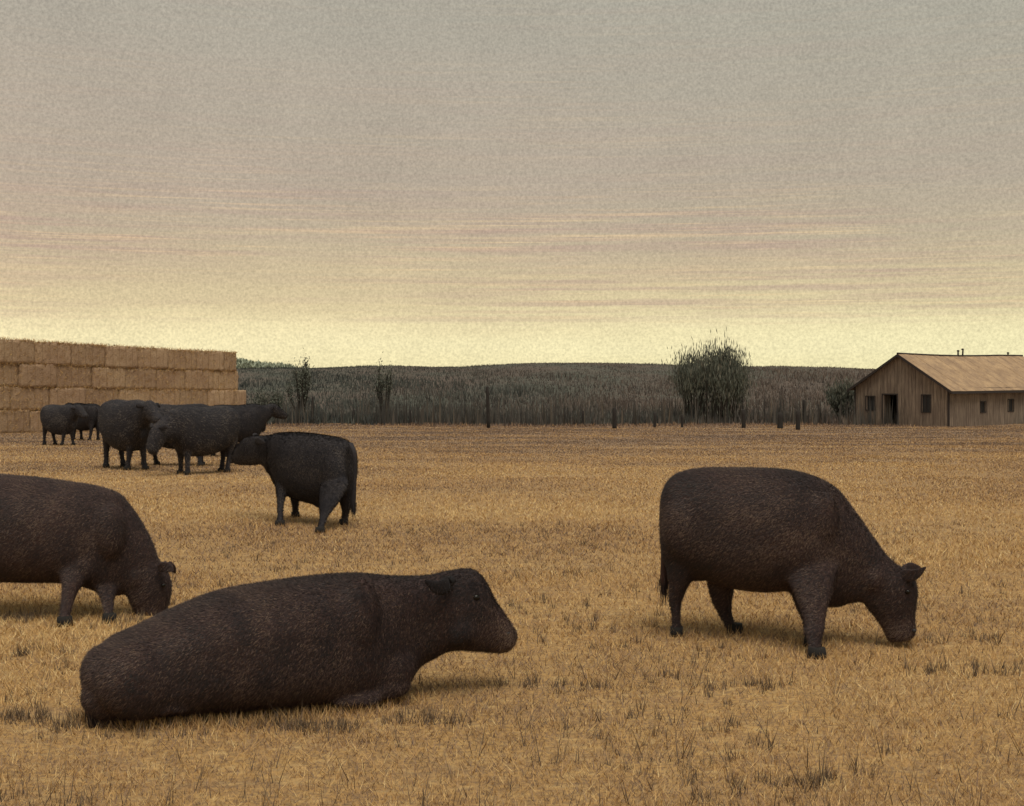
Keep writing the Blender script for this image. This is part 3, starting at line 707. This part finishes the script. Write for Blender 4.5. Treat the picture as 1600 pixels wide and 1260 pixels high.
def cow(fr, label, torso, head, legs, tail=None, ears=(), eyes=(), nostrils=(), blobs=(), voxel=.018, nh=60000, hl=.028, hw_=.0045, mats=None, group='cattle in the pasture', smooth_it=9, lay=None, name='cow', texp=2.35, tint=.42, pale=None):
    """torso/head rows: (ax, ay, bx, by, halfwidth[, offset]); legs: (off_top, [(xa, xb, y, lateral)...], foot offset or None)"""
    vs, fs = [], []; mc, mh = mats or (M_coat, M_hair); P = fr.P; sc = fr.sc
    def rows(L): return [(P(r[0], r[1], r[5] if len(r) > 5 else 0), P(r[2], r[3], r[5] if len(r) > 5 else 0), r[4] * sc) for r in L]
    loft(fr, rows(torso), 4, 28, texp, vs, fs); loft(fr, rows(head), 4, 24, 2.2, vs, fs)
    hoofs = []
    for (o0, st_, o1) in legs:
        n = len(st_)
        if o1 is None: o1 = fr.foot((st_[-1][0] + st_[-1][1]) / 2, st_[-1][2])
        cxm, wdm = (st_[0][0] + st_[0][1]) / 2, (st_[0][1] - st_[0][0]) / 2; dy = (st_[0][2] - st_[1][2]) * .7
        st_ = [(cxm - wdm * .45, cxm + wdm * .45, st_[0][2] + dy, st_[0][3] * .45)] + list(st_); o0 = o0 * .5
        ys_ = [s[2] for s in st_]; L = []
        for s in st_:
            k = (s[2] - ys_[0]) / (ys_[-1] - ys_[0]); off = o0 + (o1 - o0) * k; L.append((P(s[0], s[2], off), P(s[1], s[2], off), s[3] * sc))
        loft(fr, L, 3, 14, 2.1, vs, fs); hoofs.append(L[-1])
    for bl in blobs: blob(vs, fs, P(bl[0], bl[1], bl[2]), bl[3] * sc, bl[4] * sc, bl[5] * sc, fr)
    me = remeshed(vs, fs, voxel, smooth_it, 'body'); me.materials.append(mc)
    me.polygons.foreach_set('use_smooth', np.ones(len(me.polygons), bool))
    # origin at the ground beneath the animal
    ctr = np.mean([h[0] for h in hoofs], 0) if hoofs else P(torso[len(torso) // 2][0], torso[len(torso) // 2][1])
    ctr[2] = float(ground_z(ctr[0], ctr[1])); ctr = Vector(ctr)
    root = empty(name, ctr); tag(root, label, 'cow', group)
    def rel(o): o.location = -ctr; return o
    def child(nm, vs_, fs_, mat, smooth=True, parent=None):
        m = mesh_np(nm, np.array(vs_) - np.array(ctr), np.array(fs_), smooth=smooth, mat=mat); return link(nm, m, parent or root)
    flow = -fr.a * (1 if (head[-1][0] - torso[0][0]) * 1.0 > 0 else -1) + vec((0, 0, -.75))
    v, f, t = hairs(me, nh, hl, hw_, flow, .35, (.12, .7), tint)
    if pale:
        dd = np.linalg.norm(v[::3] - P(pale[0], pale[1], pale[2]), axis=1); t = np.clip(t + np.repeat(.75 * np.exp(-(dd / pale[3]) ** 2), 3), 0, 1)
    me.transform(__import__('mathutils').Matrix.Translation(-ctr))
    body = link('body', me, root)
    co_ = link('coat', mesh_np('coat', v - np.array(ctr), f, t, mat=mh), root); co_['kind'] = 'stuff'
    for (A, B, rl) in hoofs:
        HOOVES.append(((A + B) / 2, fr.sc)); gz_ = float(ground_z(*((A + B) / 2)[:2])); C = (A + B) / 2; A2 = A.copy(); B2 = B.copy(); A2[2] = B2[2] = gz_ - .005
        U1 = A2 + (A2 - B2) * .10; U2 = B2 + (B2 - A2) * .10; T1, T2 = A2.copy(), B2.copy(); T1[2] = T2[2] = gz_ + .075 * sc
        v1, f1 = [], []; loft(fr, [(U1, U2, rl * 1.18), (T1, T2, rl * 1.06)], 2, 12, 2.2, v1, f1); child('hoof', v1, f1, M_hoof)
    if tail:
        v1, f1 = [], []; k = len(tail)
        L = []
        for (tx, ty, r_, *o_) in tail:
            q = P(tx, ty, o_[0] if o_ else 0); L.append((q + fr.a * r_ * sc, q - fr.a * r_ * sc, r_ * sc))
        loft(fr, L, 4, 10, 2.0, v1, f1); tl = child('tail', v1, f1, mc)
        q = vec(L[-2][0] + L[-2][1]) / 2; n_ = 160; b_ = q + RNG.normal(0, .016 * sc, (n_, 3)); ln = RNG.uniform(.10, .24, n_) * sc
        d_ = RNG.normal(0, .10, (n_, 3)) + vec((0, 0, -1)); tip = b_ + d_ * ln[:, None]; sd_ = RNG.normal(0, 1, (n_, 3)); sd_[:, 2] = 0; sd_ *= .004 / np.linalg.norm(sd_, axis=1)[:, None]
        vv = np.stack([b_ - sd_, b_ + sd_, tip], 1).reshape(-1, 3) - np.array(ctr)
        sw = link('tail_switch', mesh_np('tail_switch', vv, np.arange(n_ * 3).reshape(-1, 3), np.full(n_ * 3, .25), mat=mh), tl); sw['kind'] = 'stuff'
    for E in ears:       # list of (x, y, off, half height, half thickness)
        pts_ = [(P(e[0], e[1], e[2]), e[3] * sc, e[4] * sc) for e in E]; R_ = catmull([np.concatenate([p, [a, b]]) for p, a, b in pts_], 4)
        v1, f1 = [], []; sg = 12; n = len(R_)
        for i, r in enumerate(R_):
            d = R_[min(i + 1, n - 1)][:3] - R_[max(i - 1, 0)][:3]; d /= np.linalg.norm(d) + 1e-9
            u_ = np.cross(d, fr.n if abs(d @ fr.n) < .8 else fr.a); u_ /= np.linalg.norm(u_); w2 = np.cross(d, u_)
            for j in range(sg):
                th = 2 * math.pi * j / sg; v1.append(r[:3] + u_ * math.cos(th) * max(r[3], .003) + w2 * (math.sin(th) * max(r[4], .002) + .25 * r[3] * math.cos(th) ** 2))
        for i in range(n - 1):
            for j in range(sg): a = i * sg + j; b = i * sg + (j + 1) % sg; f1.append((a, b, b + sg, a + sg))
        ea = child('ear', v1, f1, M_ear if pale else mc)
        hv, hf, ht = hairs(ea.data, 350, .03 * sc, .004, flow, .5, (.1, .8), .0 if pale else .25)
        eh = link('ear_hair', mesh_np('ear_hair', hv, hf, ht, mat=mh), ea); eh['kind'] = 'stuff'
    for (x_, y_, o_, r_) in eyes:
        v1, f1 = [], []; blob(v1, f1, P(x_, y_, o_), r_ * sc, r_ * .8 * sc, r_ * .8 * sc, fr, 12, 8); child('eye', v1, f1, M_eye)
    for (x_, y_, o_, rx, ry_, rz_) in nostrils:
        v1, f1 = [], []; blob(v1, f1, P(x_, y_, o_), rx * sc, ry_ * sc, rz_ * sc, fr, 12, 8); child('nostril', v1, f1, M_nose)
    return root

# 1: right grazing cow
fr = PixFrame((1090, 10.0), (1270, 9.72))
cow(fr, 'dark brown cow grazing alone on the right with its muzzle down in the grass',
    [(1035, 774, 1035, 850, .12), (1043, 753, 1043, 885, .20), (1062, 738, 1062, 898, .27), (1100, 731, 1098, 903, .32), (1150, 731, 1150, 919, .36), (1200, 732, 1200, 924, .38),
     (1240, 736, 1240, 922, .37), (1275, 746, 1270, 932, .32), (1306, 763, 1292, 946, .26), (1332, 794, 1312, 945, .19), (1358, 830, 1330, 942, .14), (1382, 864, 1350, 940, .115), (1395, 885, 1366, 940, .09)],
    [(1370, 850, 1338, 925, .11), (1398, 880, 1350, 940, .12), (1424, 894, 1357, 952, .12), (1434, 920, 1366, 962, .11), (1433, 944, 1374, 974, .095), (1430, 962, 1380, 982, .090), (1431, 980, 1385, 994, .092), (1431, 991, 1389, 1000, .088), (1426, 998, 1394, 1003, .06)],
    [(-.16, [(1215, 1312, 870, .11), (1238, 1302, 920, .10), (1251, 1294, 950, .075), (1257, 1290, 972, .058), (1256, 1290, 984, .058), (1262, 1285, 998, .044), (1264, 1284, 1010, .042), (1262, 1288, 1019, .05), (1263, 1290, 1028, .06)], None),
     (.15, [(1215, 1300, 870, .10), (1232, 1286, 915, .09), (1243, 1284, 945, .07), (1252, 1283, 965, .055), (1257, 1280, 982, .045), (1258, 1280, 996, .045), (1257, 1283, 1010, .055)], None),
     (-.17, [(1042, 1112, 840, .15), (1042, 1096, 885, .12), (1046, 1078, 912, .085), (1045, 1069, 932, .055), (1046, 1065, 942, .046), (1050, 1064, 960, .038), (1050, 1064, 975, .038), (1049, 1067, 984, .046), (1048, 1067, 994, .055)], None),
     (.17, [(1080, 1150, 860, .14), (1103, 1149, 900, .10), (1108, 1147, 923, .075), (1114, 1144, 943, .052), (1123, 1144, 958, .042), (1132, 1149, 975, .042), (1138, 1160, 989, .055)], None)],
    tail=[(1048, 757, .03), (1040, 773, .028), (1037, 810, .024), (1037, 850, .022), (1038, 885, .030), (1038, 905, .034), (1038, 920, .012)],
    ears=[[(1408, 897, -.05, .03, .03), (1421, 899, -.09, .048, .02), (1434, 895, -.12, .034, .014), (1447, 886, -.14, .004, .003)],
          [(1408, 892, .08, .03, .02), (1420, 889, .13, .05, .018), (1430, 888, .16, .035, .012), (1438, 886, .18, .006, .004)]],
    eyes=[(1418, 925, -.098, .022), (1418, 925, .105, .022)], nostrils=[(1428, 986, -.062, .018, .012, .016), (1428, 986, .062, .018, .012, .016)],
    blobs=[(1090, 890, 0, .16, .13, .09), (1284, 815, -.20, .13, .10, .24), (1268, 880, -.22, .12, .09, .14), (1075, 825, -.20, .20, .125, .28), (1300, 935, 0, .14, .07, .07), (1370, 905, -.07, .09, .08, .12)], nh=150000)

# 2: lying cow
fr = PixFrame((150, 7.58), (650, 8.08))
def gpy(px, off=0.0):     # image row of the ground on the spine plane
    r = fr.P(px, 1000, off); return HZ + (CH - float(ground_z(r[0], r[1])) - .02) * F / r[1]
cow(fr, 'dark brown cow lying in the foreground grass, head raised and facing right',
    [(140, 1046, 140, 1080, .14), (150, 1020, 148, gpy(148), .26), (170, 1001, 168, gpy(168), .33), (212, 983, 212, gpy(212), .38), (270, 955, 272, gpy(272), .42), (340, 928, 342, gpy(342), .44), (420, 913, 425, gpy(425), .43),
     (500, 902, 505, gpy(505), .39), (560, 898, 565, gpy(565), .33), (605, 901, 603, 1082, .26), (640, 901, 632, 1066, .19), (665, 900, 655, 1040, .15)],
    [(640, 902, 640, 1045, .16), (672, 898, 676, 1030, .15), (700, 892, 700, 1018, .14), (724, 888, 724, 1017, .135), (742, 890, 740, 1018, .125), (757, 905, 754, 1019, .115), (771, 933, 766, 1020, .10), (786, 955, 778, 1021, .092), (797, 972, 788, 1020, .092), (804, 983, 797, 1015, .085), (808, 990, 803, 1006, .055)],
    [],
    ears=[[(706, 907, -.12, .028, .03), (697, 913, -.20, .048, .028), (684, 918, -.25, .046, .022), (664, 908, -.28, .008, .006)],
          [(702, 908, .11, .028, .02), (694, 906, .16, .045, .02), (684, 907, .19, .035, .012), (676, 909, .20, .006, .004)]],
    eyes=[(744, 934, -.112, .027), (744, 934, .120, .027)], nostrils=[(793, 990, -.078, .022, .016, .014), (793, 990, .078, .022, .016, .014), (798, 993, 0, .028, .06, .05)],
    blobs=[(222, 1062, -.30, .27, .16, .24), (158, 1050, -.1, .12, .2, .16), (250, 1108, -.34, .24, .06, .035), (560, 970, -.24, .15, .12, .27), (720, 985, -.07, .12, .09, .11), (650, 1020, 0, .10, .06, .10), (590, 1045, -.16, .26, .12, .18), (600, 1075, -.20, .18, .075, .075), (560, 1095, -.28, .16, .05, .04), (180, 1085, -.18, .20, .14, .17)],
    tail=[(150, 1024, .03), (142, 1036, .028), (137, 1060, .026, -.08), (140, 1090, .024, -.16), (147, 1108, .024, -.22), (155, 1118, .02, -.25)],
    pale=(800, 985, .0, .17), nh=200000, voxel=.018, smooth_it=12, texp=2.9, hl=.026)

# 3: left grazing cow
fr = PixFrame((-100, 10.75), (200, 10.75))
cow(fr, 'dark cow grazing at the left edge, head down just behind the lying cow',
    [(-165, 785, -165, 850, .1), (-152, 760, -152, 885, .24), (-120, 747, -118, 900, .31), (-60, 740, -60, 906, .36), (0, 742, 0, 908, .38), (60, 747, 60, 909, .38), (107, 753, 105, 910, .35),
     (150, 760, 142, 918, .30), (183, 771, 168, 930, .25), (205, 795, 186, 930, .19), (222, 819, 196, 928, .15), (238, 850, 200, 930, .13), (248, 878, 206, 940, .10)],
    [(226, 835, 194, 915, .12), (246, 872, 200, 930, .125), (262, 895, 205, 944, .12), (268, 918, 212, 956, .105), (265, 940, 219, 967, .09), (258, 960, 225, 978, .085), (250, 974, 230, 984, .05)],
    [(-.16, [(88, 150, 870, .11), (97, 134, 905, .09), (97, 123, 923, .07), (96, 117, 938, .05), (94, 112, 952, .044), (93, 110, 965, .044), (90, 112, 978, .058)], None),
     (.15, [(135, 190, 890, .10), (152, 183, 922, .08), (158, 179, 938, .055), (162, 178, 952, .044), (163, 178, 962, .044), (161, 181, 973, .055)], None),
     (-.17, [(-150, -85, 850, .14), (-148, -100, 890, .11), (-146, -118, 918, .07), (-145, -126, 940, .05), (-142, -126, 962, .044), (-144, -122, 980, .055)], None),
     (.17, [(-140, -80, 850, .14), (-125, -75, 890, .10), (-112, -84, 915, .07), (-104, -86, 935, .05), (-100, -84, 952, .044), (-102, -80, 967, .055)], None)],
    tail=[(-160, 768, .03), (-170, 790, .026), (-172, 840, .022), (-170, 890, .034), (-168, 915, .012)],
    ears=[[(250, 888, -.10, .03, .02), (257, 886, -.15, .045, .018), (266, 888, -.18, .04, .012), (271, 893, -.20, .006, .004)],
          [(254, 886, .09, .03, .02), (262, 884, .14, .045, .018), (270, 888, .18, .03, .012), (274, 896, .20, .006, .004)]],
    eyes=[(255, 915, -.108, .022)], nostrils=[(252, 974, -.045, .018, .012, .016)], blobs=[(172, 830, -.20, .13, .11, .24), (130, 885, -.22, .12, .09, .14), (-125, 840, -.2, .18, .13, .24), (215, 900, -.07, .09, .08, .12)], nh=140000)

# 4: middle standing cow facing left
fr = PixFrame((440, 17.7), (530, 17.05)); FB = (M_coat_far, M_hair_far)
cow(fr, 'black cow standing in mid field facing left, apart from the herd',
    [(546, 700, 546, 745, .12), (542, 692, 541, 768, .22), (530, 685, 530, 778, .28), (510, 681, 510, 788, .33), (488, 678, 488, 786, .36), (466, 676, 466, 779, .35), (448, 676, 450, 772, .29), (434, 677, 438, 758, .22), (424, 680, 428, 740, .15), (412, 682, 414, 727, .12)],
    [(428, 679, 424, 738, .14), (410, 681, 410, 726, .125), (396, 681, 398, 727, .12), (384, 684, 390, 727, .11), (374, 694, 380, 727, .095), (367, 706, 372, 726, .085), (363, 716, 367, 724, .05)],
    [(-.15, [(432, 462, 740, .12), (433, 450, 762, .09), (434, 444, 778, .06), (434, 442, 795, .046), (434, 441, 808, .046), (432, 443, 822, .058)], None),
     (.15, [(450, 476, 745, .11), (453, 468, 770, .07), (456, 466, 785, .05), (458, 465, 796, .044), (457, 466, 808, .055)], None),
     (-.17, [(503, 543, 755, .13), (500, 529, 782, .10), (500, 518, 797, .075), (500, 511, 808, .05), (498, 507, 818, .045), (495, 505, 833, .058)], None),
     (.17, [(520, 552, 750, .14), (531, 549, 780, .09), (535, 547, 794, .06), (535, 543, 806, .046), (532, 542, 820, .055)], None)],
    tail=[(547, 692, .035, -.05), (553, 706, .03, -.1), (555, 730, .024, -.1), (554, 760, .024, -.1), (552, 785, .035, -.1), (551, 800, .012, -.1)],
    ears=[[(400, 688, -.10, .03, .02), (405, 689, -.17, .05, .018), (411, 691, -.21, .03, .012), (415, 692, -.23, .006, .004)],
          [(396, 684, .10, .03, .02), (398, 682, .16, .045, .018), (402, 681, .20, .03, .012), (405, 682, .22, .006, .004)]],
    eyes=[(386, 698, -.10, .022)], nostrils=[(366, 715, -.04, .018, .012, .016)], blobs=[(508, 782, 0, .2, .16, .12), (450, 718, -.18, .13, .11, .24), (521, 742, -.15, .22, .17, .36), (424, 730, 0, .12, .06, .12)], nh=60000, mats=FB, hw_=.007, hl=.035, smooth_it=16)

# far herd: the same anatomy set out in metres, posed one by one
T_TORSO = [(-.82, 1.10, -.82, .88, .10), (-.77, 1.24, -.77, .72, .22), (-.65, 1.31, -.65, .60, .29), (-.4, 1.33, -.4, .44, .35), (0, 1.31, 0, .36, .40), (.32, 1.33, .32, .37, .37), (.55, 1.34, .55, .44, .30), (.72, 1.30, .70, .60, .22), (.88, 1.27, .84, .78, .15)]
H_LEVEL = [(.66, 1.30, .62, .66, .18), (.88, 1.31, .85, .80, .145), (1.05, 1.34, 1.02, .96, .12), (1.16, 1.33, 1.11, 1.00, .12), (1.28, 1.26, 1.21, .95, .11), (1.42, 1.15, 1.34, .93, .09), (1.53, 1.06, 1.46, .92, .085), (1.57, 1.01, 1.52, .94, .05)]
H_DOWN = [(.62, 1.30, .60, .62, .20), (.90, 1.14, .78, .58, .17), (1.08, .92, .92, .50, .14), (1.20, .74, .98, .46, .12), (1.29, .58, 1.03, .38, .12), (1.33, .42, 1.10, .28, .10), (1.34, .26, 1.16, .18, .09), (1.33, .13, 1.2, .10, .085), (1.30, .08, 1.22, .07, .05)]
H_LOW = [(.62, 1.30, .60, .62, .20), (.92, 1.20, .80, .66, .17), (1.12, 1.07, .98, .68, .135), (1.23, .98, 1.04, .66, .145), (1.31, .84, 1.08, .60, .135), (1.36, .70, 1.15, .52, .11), (1.38, .58, 1.20, .46, .10), (1.36, .50, 1.24, .43, .07)]
E_LOW = [[(1.20, .95, s * .10, .03, .02), (1.16, .98, s * .17, .055, .018), (1.13, .98, s * .24, .04, .012), (1.11, .96, s * .27, .006, .004)] for s in (-1, 1)]
def leg_f(x, fx, o): return (o, [(x - .16, x + .18, .72, .12), (x - .12, x + .12, .56, .09), (x - .07 + fx * .4, x + .07 + fx * .4, .40, .06), (x - .05 + fx * .7, x + .05 + fx * .7, .24, .048), (x - .045 + fx * .9, x + .045 + fx * .9, .12, .046), (x - .055 + fx, x + .07 + fx, .0, .06)], o)
def leg_h(x, fx, o): return (o, [(x - .2, x + .25, .82, .15), (x - .16, x + .14, .62, .11), (x - .12 + fx * .5, x + .05 + fx * .5, .46, .07), (x - .10 + fx * .7, x + .01 + fx * .7, .34, .055), (x - .06 + fx * .9, x + .03 + fx * .9, .16, .046), (x - .05 + fx, x + .07 + fx, .0, .06)], o)
T_TAIL = [(-.79, 1.20, .035), (-.86, 1.08, .028), (-.88, .80, .024), (-.87, .55, .035), (-.86, .38, .012)]
E_LEVEL = [[(1.09, 1.24, s * .10, .03, .02), (1.04, 1.25, s * .17, .05, .018), (1.00, 1.24, s * .23, .035, .012), (.98, 1.22, s * .26, .006, .004)] for s in (-1, 1)]
E_DOWN = [[(1.20, .66, s * .10, .03, .02), (1.16, .70, s * .17, .05, .018), (1.14, .72, s * .23, .035, .012), (1.12, .72, s * .26, .006, .004)] for s in (-1, 1)]
def far_cow(px, py, yaw, scale, label, down=False, dz=(0, 0, 0, 0)):
    q = ground_hit(px, py); fr_ = MetFrame(q[0], q[1], R(yaw), scale)
    cow(fr_, label, T_TORSO, {0: H_LEVEL, 1: H_DOWN, 2: H_LOW}[int(down)], [leg_f(.50, dz[0], .16), leg_f(.50, dz[1], -.16), leg_h(-.58, dz[2], .17), leg_h(-.58, dz[3], -.17)],
        tail=T_TAIL, ears={0: E_LEVEL, 1: E_DOWN, 2: E_LOW}[int(down)], voxel=.028, nh=18000, hl=.05, hw_=.012, blobs=[(.45, .95, s * .2, .13, .11, .24) for s in (-1, 1)] + [(-.55, .98, s * .19, .2, .12, .3) for s in (-1, 1)] + [(.80, .74, 0, .10, .05, .16)], mats=FB, smooth_it=5, group='black cattle by the straw stack', tint=.42)
far_cow(93, 696, -38, 1.10, 'black cow farthest left in the herd, small against the straw stack', dz=(.05, -.1, .05, -.05))
far_cow(133, 688, 140, 1.15, 'rounded black cow second from the left, just behind the farthest-left one')
far_cow(197, 733, -50, 1.21, 'large black cow third from the left in the herd, standing tallest', dz=(.02, -.06, .05, 0))
far_cow(276, 728, -8, 1.14, 'black cow at the back of the herd, its level back just above the front one', down=True, dz=(0, .1, .05, -.1))
far_cow(318, 740, 236, 1.10, 'black cow at the front of the herd, head lowered to the left', down=2, dz=(.05, -.05, .1, -.05))
far_cow(369, 713, 44, 1.12, 'black cow at the right end of the herd looking right past the straw stack', dz=(.1, 0, 0, .1))

# taller grass left standing around the hooves and along the lying cow
G = []
for (c, sc_) in HOOVES:
    n_ = 90; a = RNG.uniform(0, 2 * np.pi, n_); r = RNG.uniform(.04, .20, n_); G.append(np.stack([c[0] + np.cos(a) * r, c[1] + np.sin(a) * r], 1))
for px in np.arange(120, 660, 1.1):
    q = ground_hit(px, np.interp(px, [120, 270, 380, 560, 660], [1128, 1138, 1134, 1112, 1092]) + RNG.normal(0, 4)); G.append(np.array([[q[0], q[1]]]) + RNG.normal(0, .02, (4, 2)))
for (px, py) in ((1412, 1002), (1400, 1004), (1425, 1003), (240, 988), (232, 990), (250, 986)):
    q = ground_hit(px, py); G.append(np.array([[q[0], q[1]]]) + RNG.normal(0, .06, (70, 2)))
G = np.concatenate(G); n_ = len(G)
v, f, t = blades(np.stack([G[:, 0], G[:, 1], ground_z(G[:, 0], G[:, 1]) - .004], 1), RNG.uniform(.03, .10, n_), np.full(n_, .0048), RNG.uniform(.1, .9, n_), np.clip(RNG.normal(.5, .25, n_), 0, 1))
tag(link('grass_tufts', mesh_np('grass_tufts', v, f, t, mat=M_grass)), 'tufts of dry grass round hooves, muzzles and the lying cow', 'grass', kind='stuff')
